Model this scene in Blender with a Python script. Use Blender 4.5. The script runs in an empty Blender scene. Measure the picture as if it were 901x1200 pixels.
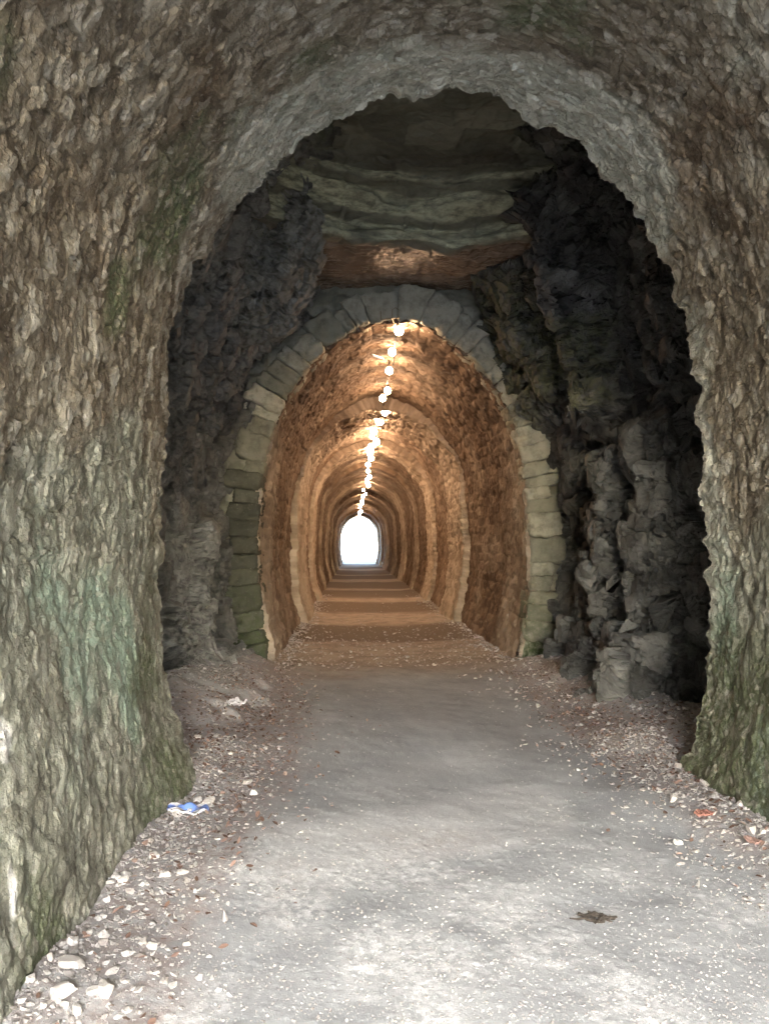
import bpy, bmesh, math, random
import numpy as np
R = math.radians
rng = np.random.default_rng(7)
random.seed(7)
sc = bpy.context.scene
COL = sc.collection

# ------------------------------------------------------------------ noise
def _h(ix, iy, iz, seed):
    with np.errstate(over='ignore'):
        n = (ix.astype(np.uint32) * np.uint32(374761393) + iy.astype(np.uint32) * np.uint32(668265263)
             + iz.astype(np.uint32) * np.uint32(2246822519) + np.uint32(seed * 3266489917 & 0xffffffff))
        n = (n ^ (n >> np.uint32(13))) * np.uint32(1274126177)
        n = (n ^ (n >> np.uint32(15))) * np.uint32(2654435761)
        n = n ^ (n >> np.uint32(16))
    return (n & np.uint32(0xffffff)).astype(np.float32) / np.float32(0x1000000)

def vnoise(x, y, z, seed=0):
    x, y, z = np.broadcast_arrays(x, y, z)
    ix, iy, iz = np.floor(x).astype(np.int64), np.floor(y).astype(np.int64), np.floor(z).astype(np.int64)
    fx, fy, fz = x - ix, y - iy, z - iz
    fx, fy, fz = [f * f * f * (f * (f * 6 - 15) + 10) for f in (fx, fy, fz)]
    r = 0
    for a in (0, 1):
        wx = fx if a else 1 - fx
        for b in (0, 1):
            wy = fy if b else 1 - fy
            for c in (0, 1):
                wz = fz if c else 1 - fz
                r = r + wx * wy * wz * _h(ix + a, iy + b, iz + c, seed)
    return r * 2 - 1

def fbm(x, y, z, o=4, seed=0, g=.5):
    t, a, f = 0, 1., 1.
    for i in range(o):
        t = t + a * vnoise(x * f + i * 17.3, y * f + i * 5.1, z * f + i * 9.7, seed + i)
        a *= g; f *= 2.03
    return t

def cells2(x, y, seed=0, jit=.9):
    """F1, F2, random ids and the offset from the nearest cell point, in the plane"""
    x, y = np.broadcast_arrays(x, y)
    ix, iy = np.floor(x).astype(np.int64), np.floor(y).astype(np.int64)
    f1 = np.full(x.shape, 9., np.float32); f2 = f1.copy()
    i1 = np.zeros(x.shape, np.float32); i2 = i1.copy(); i3 = i1.copy(); ox = i1.copy(); oy = i1.copy()
    z0 = np.zeros_like(ix)
    for a in (-1, 0, 1):
        for b in (-1, 0, 1):
            cx, cy = ix + a, iy + b
            px = cx + .5 + jit * (_h(cx, cy, z0, seed) - .5); py = cy + .5 + jit * (_h(cx, cy, z0 + 1, seed) - .5)
            dx, dy = x - px, y - py
            d = np.sqrt(dx * dx + dy * dy)
            m = d < f1
            f2 = np.where(m, f1, np.minimum(f2, d)); f1 = np.where(m, d, f1)
            i1 = np.where(m, _h(cx, cy, z0 + 2, seed), i1); i2 = np.where(m, _h(cx, cy, z0 + 3, seed), i2); i3 = np.where(m, _h(cx, cy, z0 + 4, seed), i3)
            ox = np.where(m, dx, ox); oy = np.where(m, dy, oy)
    return f1, f2, i1, i2, i3, ox, oy

def cells3(x, y, z, seed=0, jit=.8):
    """blocky 3D cells (max metric)"""
    ix, iy, iz = np.floor(x).astype(np.int64), np.floor(y).astype(np.int64), np.floor(z).astype(np.int64)
    f1 = np.full(x.shape, 9., np.float32); f2 = f1.copy(); i1 = np.zeros(x.shape, np.float32); i2 = i1.copy(); i3 = i1.copy()
    ox, oy, oz = i1.copy(), i1.copy(), i1.copy()
    for a in (-1, 0, 1):
        for b in (-1, 0, 1):
            for c in (-1, 0, 1):
                cx, cy, cz = ix + a, iy + b, iz + c
                dx = x - (cx + .5 + jit * (_h(cx, cy, cz, seed) - .5)); dy = y - (cy + .5 + jit * (_h(cx, cy, cz, seed + 1) - .5)); dz = z - (cz + .5 + jit * (_h(cx, cy, cz, seed + 2) - .5))
                d = .75 * np.maximum(np.maximum(abs(dx), abs(dy)), abs(dz)) + .25 * np.sqrt(dx * dx + dy * dy + dz * dz)
                m = d < f1
                f2 = np.where(m, f1, np.minimum(f2, d)); f1 = np.where(m, d, f1)
                i1 = np.where(m, _h(cx, cy, cz, seed + 3), i1); i2 = np.where(m, _h(cx, cy, cz, seed + 4), i2); i3 = np.where(m, _h(cx, cy, cz, seed + 5), i3)
                ox = np.where(m, dx, ox); oy = np.where(m, dy, oy); oz = np.where(m, dz, oz)
    return f1, f2, i1, i2, i3, ox, oy, oz

def sst(a, b, x):
    t = np.clip((x - a) / (b - a), 0, 1)
    return t * t * (3 - 2 * t)

def blob(x, y, cx, cy, rx, ry):
    return np.exp(-((x - cx) / rx) ** 2 - ((y - cy) / ry) ** 2)

# ------------------------------------------------------------------ mesh building
def link(name, me, mat=None, parent=None, smooth=True):
    if smooth is not None and len(me.polygons):
        me.polygons.foreach_set('use_smooth', np.full(len(me.polygons), smooth, bool))
    o = bpy.data.objects.new(name, me); COL.objects.link(o)
    if mat: me.materials.append(mat)
    if parent: o.parent = parent
    return o

def raw_mesh(name, V, F4, attrs=None):
    """quads only, fast"""
    me = bpy.data.meshes.new(name)
    V = np.ascontiguousarray(V, np.float32).reshape(-1, 3); F = np.ascontiguousarray(F4, np.int32)
    k = F.shape[1]
    me.vertices.add(len(V)); me.vertices.foreach_set('co', V.ravel())
    me.loops.add(F.size); me.loops.foreach_set('vertex_index', F.ravel())
    me.polygons.add(len(F)); me.polygons.foreach_set('loop_start', np.arange(0, F.size, k, dtype=np.int32))
    me.polygons.foreach_set('loop_total', np.full(len(F), k, np.int32))
    for n, a in (attrs or {}).items():
        at = me.attributes.new(n, 'FLOAT', 'POINT'); at.data.foreach_set('value', np.ascontiguousarray(a, np.float32).ravel())
    me.update(calc_edges=True); me.validate()
    return me

def grid_faces(nr, nc, flip=False):
    i = np.arange(nr * nc).reshape(nr, nc)
    q = np.stack([i[:-1, :-1], i[:-1, 1:], i[1:, 1:], i[1:, :-1]], -1).reshape(-1, 4)
    return q[:, ::-1] if flip else q

def grid_mesh(name, P, attrs=None, flip=False):
    return raw_mesh(name, P, grid_faces(P.shape[0], P.shape[1], flip), attrs)

def grid_normals(P):
    a = np.gradient(P, axis=0); b = np.gradient(P, axis=1)
    n = np.cross(a, b); n /= np.linalg.norm(n, axis=-1, keepdims=True) + 1e-9
    return n

def tag(o, label=None, cat=None, group=None, kind=None):
    if label: o['label'] = label
    if cat: o['category'] = cat
    if group: o['group'] = group
    if kind: o['kind'] = kind
    return o

def empty(name, loc=(0, 0, 0)):
    o = bpy.data.objects.new(name, None); COL.objects.link(o); o.location = loc; o.empty_display_size = .1
    return o

def bm_link(name, bm, mat, parent=None, smooth=False):
    me = bpy.data.meshes.new(name); bm.to_mesh(me); bm.free()
    return link(name, me, mat, parent, smooth)

def tube(bm, pts, r, n=6):
    pts = [np.array(p, float) for p in pts]; rings = []
    for i, p in enumerate(pts):
        t = pts[min(i + 1, len(pts) - 1)] - pts[max(i - 1, 0)]; t /= np.linalg.norm(t) + 1e-9
        u = np.cross(t, (0.13, .2, 1) if abs(t[2]) < .9 else (1, 0, 0)); u /= np.linalg.norm(u); v = np.cross(t, u)
        rings.append([bm.verts.new(p + r * (math.cos(2 * math.pi * k / n) * u + math.sin(2 * math.pi * k / n) * v)) for k in range(n)])
    for a, b in zip(rings[:-1], rings[1:]):
        for k in range(n): bm.faces.new((a[k], a[(k + 1) % n], b[(k + 1) % n], b[k]))
    bm.faces.new(rings[0][::-1]); bm.faces.new(rings[-1])

# ------------------------------------------------------------------ materials
class Mat:
    def __init__(s, name, rough=.85, spec=.3):
        s.m = bpy.data.materials.new(name); s.m.use_nodes = True
        s.nt = s.m.node_tree; s.b = s.nt.nodes['Principled BSDF']
        s.b.inputs['Roughness'].default_value = rough; s.b.inputs['Specular IOR Level'].default_value = spec
        s.co = s.nt.nodes.new('ShaderNodeTexCoord').outputs['Object']
    def n(s, t, **k):
        nd = s.nt.nodes.new(t)
        for a, v in k.items(): setattr(nd, a, v)
        return nd
    def ln(s, a, b): s.nt.links.new(a, b)
    def noise(s, scale, detail=4, rough=.55, sx=(1, 1, 1), dist=0.):
        mp = s.n('ShaderNodeMapping'); mp.inputs['Scale'].default_value = sx; s.ln(s.co, mp.inputs['Vector'])
        t = s.n('ShaderNodeTexNoise'); t.inputs['Scale'].default_value = scale; t.inputs['Detail'].default_value = detail; t.inputs['Roughness'].default_value = rough
        t.inputs['Distortion'].default_value = dist
        s.ln(mp.outputs[0], t.inputs['Vector']); return t.outputs['Fac']
    def voro(s, scale, feature='F1', out='Distance', sx=(1, 1, 1)):
        mp = s.n('ShaderNodeMapping'); mp.inputs['Scale'].default_value = sx; s.ln(s.co, mp.inputs['Vector'])
        t = s.n('ShaderNodeTexVoronoi'); t.feature = feature; t.inputs['Scale'].default_value = scale; s.ln(mp.outputs[0], t.inputs['Vector']); return t.outputs[out]
    def attr(s, name):
        return s.n('ShaderNodeAttribute', attribute_name=name).outputs['Fac']
    def ramp(s, fac, stops):
        r = s.n('ShaderNodeValToRGB'); e = r.color_ramp.elements
        while len(e) < len(stops): e.new(.5)
        for el, (p, c) in zip(e, stops):
            el.position = p; el.color = (*c, 1) if len(c) == 3 else c
        s.ln(fac, r.inputs[0]); return r.outputs[0]
    def rng(s, v, a, b, c=0., d=1.):
        m = s.n('ShaderNodeMapRange'); m.inputs[1].default_value = a; m.inputs[2].default_value = b; m.inputs[3].default_value = c; m.inputs[4].default_value = d
        s.ln(v, m.inputs[0]); return m.outputs[0]
    def math(s, op, a, b=None):
        m = s.n('ShaderNodeMath', operation=op)
        for i, v in enumerate((a, b)):
            if v is None: continue
            if isinstance(v, (int, float)): m.inputs[i].default_value = v
            else: s.ln(v, m.inputs[i])
        return m.outputs[0]
    def mix(s, f, a, b, mode='MIX'):
        m = s.n('ShaderNodeMix', data_type='RGBA', blend_type=mode)
        for sock, v in ((m.inputs[0], f), (m.inputs[6], a), (m.inputs[7], b)):
            if isinstance(v, (int, float)): sock.default_value = v
            elif isinstance(v, tuple): sock.default_value = (*v, 1)
            else: s.ln(v, sock)
        return m.outputs[2]
    def color(s, c):
        if isinstance(c, tuple): s.b.inputs['Base Color'].default_value = (*c, 1)
        else: s.ln(c, s.b.inputs['Base Color'])
    def bump(s, h, strength=.5, dist=.01):
        b = s.n('ShaderNodeBump'); b.inputs['Strength'].default_value = strength; b.inputs['Distance'].default_value = dist
        s.ln(h, b.inputs['Height']); s.ln(b.outputs[0], s.b.inputs['Normal'])

def m_masonry():
    """rubble lining of the near vault: brown-grey stone, lime crust, algae"""
    m = Mat('rubble_masonry', .72, .35)
    tone = m.attr('tone')
    base = m.ramp(tone, [(0, (.11, .092, .069)), (.3, (.18, .155, .118)), (.6, (.25, .224, .177)), (.85, (.33, .308, .255)), (1, (.42, .405, .36))])
    grey = m.ramp(tone, [(0, (.15, .157, .13)), (.5, (.255, .265, .22)), (1, (.42, .43, .37))])
    c = m.mix(m.attr('grey'), base, grey)
    c = m.mix(m.rng(m.noise(3.1, 6, .65), .35, .72, 0, .75), c, m.mix(.5, c, (.10, .075, .05)))
    c = m.mix(m.attr('brown'), c, m.mix(tone, (.085, .058, .036), (.20, .15, .10)))
    nz = m.noise(16, 5, .7)
    c = m.mix(m.math('MULTIPLY', m.attr('calc_bounce'), m.rng(nz, .22, .5)), c, m.mix(tone, (.34, .35, .30), (.56, .565, .50)))
    c = m.mix(m.math('MULTIPLY', m.attr('mint'), m.rng(nz, .2, .55)), c, (.25, .325, .265))
    c = m.mix(m.math('MULTIPLY', m.attr('moss'), m.rng(m.noise(22, 5, .7), .28, .56)), c, m.mix(m.noise(40, 3), (.055, .068, .035), (.14, .165, .095)))
    c = m.mix(m.attr('white'), c, (.72, .72, .70))
    fl = m.n('ShaderNodeSeparateColor'); m.ln(m.voro(21, 'F1', 'Color'), fl.inputs[0])
    c = m.mix(m.rng(fl.outputs[0], .86, .95, 0, .38), c, (.46, .44, .39))
    c = m.mix(m.rng(fl.outputs[1], .80, .9, 0, .55), c, m.mix(.5, c, (.06, .048, .036)))
    sp = m.rng(m.noise(75, 3, .6), .62, .74, 0, .45)
    c = m.mix(sp, c, (.55, .52, .45))
    m.color(c)
    m.ln(m.rng(m.noise(12, 4), .3, .7, .5, .95), m.b.inputs['Roughness'])
    m.bump(m.math('ADD', m.noise(60, 6, .7), m.math('MULTIPLY', m.noise(14, 5, .6), 2.)), .9, .012)
    return m.m

def m_tunnel():
    m = Mat('tunnel_stone', .8, .3)
    tone = m.attr('tone')
    brown = m.ramp(tone, [(0, (.085, .058, .040)), (.5, (.16, .112, .078)), (1, (.28, .21, .15))])
    pale = m.ramp(tone, [(0, (.36, .31, .245)), (.5, (.48, .42, .345)), (1, (.60, .54, .46))])
    c = m.mix(m.attr('pale'), brown, pale)
    c = m.mix(m.rng(m.noise(1.6, 6, .65), .45, .72, 0, .45), c, (.10, .075, .055))
    c = m.mix(m.rng(m.noise(5, 5, .7), .6, .75, 0, .5), c, (.5, .45, .37))
    m.color(c)
    m.bump(m.math('ADD', m.noise(45, 5, .7), m.math('MULTIPLY', m.noise(9, 4), 2.)), .8, .015)
    return m.m

def m_ring():
    m = Mat('arch_stone', .8, .3)
    tone = m.attr('tone')
    c = m.ramp(tone, [(0, (.24, .24, .19)), (.5, (.36, .36, .295)), (1, (.50, .49, .41))])
    c = m.mix(m.rng(m.noise(5, 7, .72), .46, .68, 0, .65), c, (.12, .122, .088))
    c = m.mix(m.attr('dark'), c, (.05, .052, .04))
    c = m.mix(m.math('MULTIPLY', m.attr('moss'), m.rng(m.noise(14, 5), .3, .6)), c, (.055, .075, .032))
    c = m.mix(m.rng(m.noise(30, 4, .7), .6, .75, 0, .35), c, (.5, .48, .4))
    m.color(c)
    m.bump(m.math('ADD', m.noise(50, 5, .7), m.math('MULTIPLY', m.noise(11, 4), 2.)), .8, .012)
    return m.m

def m_rock():
    m = Mat('bare_rock', .75, .35)
    tone = m.attr('tone')
    c = m.ramp(tone, [(0, (.055, .058, .058)), (.5, (.14, .144, .142)), (1, (.30, .305, .295))])
    c = m.mix(m.rng(m.noise(2.2, 6, .65), .45, .72, 0, .8), c, (.04, .04, .038))
    c = m.mix(m.math('MULTIPLY', m.attr('moss'), m.rng(m.noise(9, 5), .3, .65)), c, m.mix(tone, (.085, .095, .05), (.25, .26, .165)))
    c = m.mix(m.math('MULTIPLY', m.attr('pale'), m.rng(m.noise(12, 5), .25, .6)), c, (.36, .36, .34))
    c = m.mix(m.rng(m.noise(25, 4, .7), .62, .76, 0, .35), c, (.3, .3, .28))
    m.color(c)
    wet = m.attr('wet')
    m.ln(m.math('SUBTRACT', m.rng(m.noise(6, 4), .3, .7, .6, .95), m.math('MULTIPLY', wet, .5)), m.b.inputs['Roughness'])
    m.bump(m.math('ADD', m.math('ADD', m.noise(40, 6, .7), m.math('MULTIPLY', m.noise(8, 6, .7), 1.5)), m.math('MULTIPLY', m.noise(20, 5, .7), 1.2)), .9, .028)
    return m.m

def m_ledge():
    m = Mat('ledge_rock', .7, .65)
    tone = m.attr('tone'); wet = m.attr('wet')
    c = m.ramp(tone, [(0, (.07, .07, .052)), (.5, (.14, .14, .105)), (1, (.25, .25, .19))])
    c = m.mix(m.math('MULTIPLY', m.attr('pale'), m.rng(m.noise(7, 6, .7, (1, 1, 3)), .3, .6)), c, (.51, .52, .36))
    c = m.mix(wet, c, m.mix(m.noise(3, 6, .65, (1, 1.8, 1)), (.13, .095, .065), (.29, .22, .165)))  # the brown is warm lamp light painted onto the wet underside
    m.color(c)
    m.ln(m.math('SUBTRACT', m.rng(m.noise(5, 4, .6, (1, 3, 1)), .35, .65, .62, .85), m.math('MULTIPLY', wet, .50)), m.b.inputs['Roughness'])
    m.bump(m.math('ADD', m.noise(40, 5, .7, (.5, 1, 1.6)), m.math('MULTIPLY', m.noise(7, 5, .65, (.5, 2, 3)), 2.)), .8, .012)
    return m.m

def m_path():
    m = Mat('dusty_path', .9, .2)
    sp = m.noise(55, 5, .75)
    c = m.mix(m.rng(m.noise(1.3, 6, .6), .35, .68), (.315, .332, .350), (.43, .448, .465))
    c = m.mix(m.attr('dust'), c, m.mix(sp, (.44, .458, .475), (.59, .605, .62)))
    c = m.mix(m.math('MULTIPLY', m.attr('gravel'), m.rng(m.noise(20, 7, .8), .44, .56)), c, m.mix(sp, (.42, .435, .45), (.84, .855, .87)))
    c = m.mix(m.math('MULTIPLY', m.attr('litter'), m.rng(m.noise(12, 5, .7), .32, .6)), c, m.mix(m.noise(38, 3, .7), (.22, .178, .168), (.49, .455, .445)))
    c = m.mix(m.attr('slab'), c, (.33, .33, .32))
    lit_bands = m.math('MULTIPLY', m.attr('pale'), m.rng(m.noise(2.6, 7, .75), .30, .56, .15, 1))  # lit and shaded floor bands, put into the path colour
    c = m.mix(m.attr('inside'), c, m.mix(lit_bands, m.mix(m.noise(10, 5, .7), (.13, .105, .085), (.20, .165, .135)), m.mix(m.noise(14, 5, .7), (.30, .255, .21), (.50, .445, .375))))
    dark = m.rng(m.noise(33, 4, .7), .63, .72, 0, .55)
    c = m.mix(dark, c, (.12, .115, .11))
    white = m.rng(m.voro(60), .0, .12, .55, 0)
    c = m.mix(m.math('MULTIPLY', white, m.rng(m.noise(6, 3), .45, .6)), c, (.75, .74, .73))
    m.color(c)
    m.bump(m.math('ADD', m.noise(90, 5, .75), m.math('MULTIPLY', m.noise(28, 5, .75), 1.0)), .55, .007)
    return m.m

def m_stone(name, stops):
    m = Mat(name, .85, .3)
    oi = m.n('ShaderNodeObjectInfo').outputs['Random']
    t = m.math('ADD', m.attr('tone'), m.math('MULTIPLY', oi, .5))
    c = m.ramp(m.math('MULTIPLY', t, .8), stops)
    c = m.mix(m.rng(m.noise(30, 5, .7), .4, .7, 0, .5), c, m.mix(.5, c, (.25, .2, .17)))
    m.color(c); m.bump(m.noise(60, 5, .7), .6, .006)
    return m.m

def m_simple(name, c, rough=.6, metal=0., spec=.4, var=.25, sc_=20):
    m = Mat(name, rough, spec); m.b.inputs['Metallic'].default_value = metal
    d = tuple(v * (1 - var) for v in c)
    m.color(m.mix(m.noise(sc_, 4), d, c)); m.bump(m.noise(sc_ * 3, 4), .25, .004)
    return m.m

def m_glow(strength, col):
    m = bpy.data.materials.new('lit_globe'); m.use_nodes = True
    b = m.node_tree.nodes['Principled BSDF']
    b.inputs['Base Color'].default_value = (.8, .7, .55, 1); b.inputs['Emission Color'].default_value = (*col, 1); b.inputs['Emission Strength'].default_value = strength
    return m

M_VAULT, M_TUN, M_RING, M_ROCK, M_LEDGE, M_PATH = m_masonry(), m_tunnel(), m_ring(), m_rock(), m_ledge(), m_path()

# ------------------------------------------------------------------ the tunnel's ovoid profile
HALF = np.array([(0, 4.82), (.36, 4.74), (.78, 4.43), (1.125, 4.04), (1.42, 3.62), (1.60, 3.24), (1.74, 2.82), (1.83, 2.35), (1.88, 1.84), (1.875, 1.14), (1.81, .585), (1.70, 0), (1.66, -.3)])
PROF = np.vstack([HALF[::-1] * [-1, 1], HALF[1:]])
for _ in range(3):
    q = np.empty((2 * len(PROF), 2)); q[0] = PROF[0]; q[-1] = PROF[-1]
    q[1:-1:2] = .75 * PROF[:-1] + .25 * PROF[1:]; q[2:-1:2] = .25 * PROF[:-1] + .75 * PROF[1:]
    PROF = q
S_ = np.r_[0, np.cumsum(np.hypot(*np.diff(PROF, axis=0).T))]; S_LEN = S_[-1]
def prof(s, wide=0.):
    x = np.interp(s, S_, PROF[:, 0]); z = np.interp(s, S_, PROF[:, 1])
    if wide:                                   # the near vault is rounder in the shoulders
        k = wide * sst(2.0, 3.7, z) * sst(4.9, 4.2, z)
        x = x + np.sign(x) * k; z = z + .25 * k - wide * .25 * sst(.5, 0., abs(x))
    e = .04
    tx = np.interp(s + e, S_, PROF[:, 0]) - np.interp(s - e, S_, PROF[:, 0]); tz = np.interp(s + e, S_, PROF[:, 1]) - np.interp(s - e, S_, PROF[:, 1])
    l = np.hypot(tx, tz) + 1e-9
    return x, z, tz / l, -tx / l            # point and inward normal (x, z)

Y_MOUTH, Y_EDGE, Y_PORTAL, Y_EXIT = -5.5, 5.42, 11.1, 78.

# ------------------------------------------------------------------ near vault of rubble
def near_vault():
    ys = np.r_[np.arange(Y_MOUTH, 1.9, .09), np.arange(1.9, Y_EDGE, .0105)]
    s = np.linspace(0, S_LEN, 1120)
    Y, S = np.meshgrid(ys, s, indexing='ij')
    Y, S = Y.astype(np.float32), S.astype(np.float32)
    x, z, nx, nz = prof(S, .17)
    U = S / S_LEN; O = 0 * S
    wx = fbm(S * 3, Y * 3, O, 2, 11) * .035 + fbm(S * 13, Y * 13, O, 3, 12) * .007
    wy = fbm(S * 3, Y * 3, O + 7, 2, 15) * .035 + fbm(S * 13, Y * 13, O + 7, 3, 16) * .007
    def facets(sx, sy, seed):
        f1, f2, i1, i2, i3, ox, oy = cells2((S + wx) / sx, (Y + wy) / sy, seed)
        return f1, f2, i1, i2, i3, (ox * sx * (i2 - .5) + oy * sy * (i3 - .5))
    f1, f2, i1, i2, i3, tA = facets(.19, .17, 3)
    g1, g2, j1, j2, j3, tB = facets(.105, .080, 9)
    k1, k2, l1, l2, l3, tC = facets(.046, .032, 19)
    rough_zone = .40 + .60 * sst(.9, 1.9, z + .45 * fbm(S * 1.2, Y * 1.2, O, 3, 31))     # masonry above, lime flow below
    stone = (i1 - .5) * .012 + tA * .16 - .010 * sst(.12, 0., f2 - f1)
    small = (j1 - .5) * .009 + tB * .30 - .007 * sst(.10, 0., g2 - g1) + .010 * (j3 > .88)
    tiny = (l1 - .5) * .005 + tC * .42
    flow = .040 * (1 - abs(vnoise(Y * 3. + .4 * fbm(S * 2, Y * 2, O, 2, 51), S * .9, O, 41))) + .026 * (1 - abs(vnoise(Y * 7 + .5 * wx * 10, S * 1.9, O, 44))) + .012 * (1 - abs(vnoise(Y * 16 + wx * 14, S * 5, O, 48)))
    flow = flow + .014 * fbm(Y * 9, S * 6, O, 4, 47, .6)
    d = (.035 * fbm(S * .9, Y * .9, O, 3, 21) + rough_zone * .72 * (stone + small + tiny) + (1 - rough_zone) * .45 * (flow - .045)
         + .008 * fbm(S * 11, Y * 11, O, 5, 25, .65))
    low = sst(.8, 0., z) * .05                                     # the foot spreads
    d = d + low * (.6 + .6 * fbm(Y * 1.6, O, z * .8, 2, 71))
    edge = sst(Y_EDGE - .30, Y_EDGE, Y)
    d = d + edge * (.012 * vnoise(S * 7, 0 * S, 0 * S, 77) + .010 * fbm(S * 22, 0 * S, 0 * S, 3, 78))
    P = np.stack([x + nx * d, Y + edge * .07 * fbm(S * 7, 0 * S, 0 * S, 4, 61), z + nz * d], -1)
    # colour masks: kinds of stone, lime crust, algae, painted bounce light at the crown; each a patch on the wall with ragged rims
    nA = fbm(S * 1.5, Y * 1.5, 0 * S, 4, 81); nB = fbm(S * 3.5, Y * 3.5, 0 * S, 4, 85)
    def patch(v, lo=.35, hi=.7, n=.28): return sst(lo, hi, v + n * nA + .18 * nB)
    tone = np.clip(.42 + .40 * (i2 - .5) + .75 * (j1 - .5) + .45 * (l1 - .5) + .12 * nB + .28 * (j3 > .90), 0, 1)
    calc_bounce = patch(1.25 * blob(U, Y, .50, 5.45, .14, .6) + 1.3 * blob(U, Y, .60, 5.2, .05, .5) + .8 * blob(U, Y, .40, 5.1, .05, .5) + .35 * blob(U, Y, .59, 3.6, .05, .5)  # lime crust; the crown band by the rim is painted light off the ground
                 + 1.2 * blob(U, Y, .86, 5.35, .10, .28) + .55 * blob(U, Y, .70, 5.3, .05, .3), .4, .85)
    brown = patch(.95 * blob(U, Y, .645, 4.5, .045, .7) + .7 * blob(U, Y, .70, 4.6, .05, .45) + .75 * blob(U, Y, .30, 3.0, .06, 1.2) + .7 * blob(U, Y, .22, 5.2, .07, .5)
                  + .6 * blob(U, Y, .37, 3.9, .03, .5) + .45 * blob(U, Y, .25, 3.9, .05, .6), .45, 1., .35) * .75
    grey = patch(1.05 * sst(.27, .12, U) + .6 * blob(U, Y, .16, 4.3, .06, .8) + .9 * sst(.78, .9, U) + .45 * blob(U, Y, .58, 3.4, .05, .5), .3, .75)
    mint = patch(1.35 * blob(U, Y, .10, 4.45, .04, .26) + .7 * blob(U, Y, .14, 4.0, .03, .2) + .6 * blob(U, Y, .88, 5.2, .06, .3) + 1.2 * blob(U, Y, .945, 4.45, .035, .25) + .55 * blob(U, Y, .13, 3.6, .07, .6), .45, .8)
    moss = patch(1.5 * blob(U, Y, .965, 4.9, .05, .6) + .22 * sst(.2, .05, U) + .45 * sst(.8, .95, U) + .8 * blob(U, Y, .32, 4.5, .04, .5) + .95 * blob(U, Y, .265, 4.05, .022, .2) + .8 * blob(U, Y, .30, 2.6, .02, .25)
                 + .7 * blob(U, Y, .03, 4.9, .05, .6) + .75 * blob(U, Y, .02, 3.0, .03, .3) + .5 * blob(U, Y, .12, 5.0, .06, .3) + .45 * blob(U, Y, .43, 4.6, .05, .3) + .5 * blob(U, Y, .55, 4.4, .03, .3), .35, .8)
    white = sst(.5, .75, blob(S, Y, .103 * S_LEN, 2.93, .12, .07) + .9 * blob(S, Y, .058 * S_LEN, 2.86, .16, .035) + .25 * nB)
    at = dict(tone=tone, calc_bounce=calc_bounce, brown=brown, grey=grey, mint=mint, moss=moss, white=white)
    # thickness: the ragged end turns outward into the rock
    K = [.06, .16, .35, .7, 1.2, 1.7]
    ext = []
    for k in K:
        e = P[-1].copy(); n = .04 * fbm(s * 6, 0 * s + k * 5, 0 * s, 3, 91)
        e[:, 0] -= nx[-1] * k; e[:, 2] -= nz[-1] * k; e[:, 1] += .01 + .05 * min(k, .3) + n
        ext.append(e)
    P = np.concatenate([P, np.array(ext)], 0)
    at = {n: np.concatenate([a, np.repeat(a[-1:], len(K), 0)], 0) for n, a in at.items()}
    me = grid_mesh('rubble_vault', P, at)
    o = link('rubble_vault', me, M_VAULT); me.set_sharp_from_angle(angle=R(20))
    tag(o, 'rough rubble stone vault around the camera, brown and grey with moss and lime crust', 'tunnel vault')
near_vault()

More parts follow.
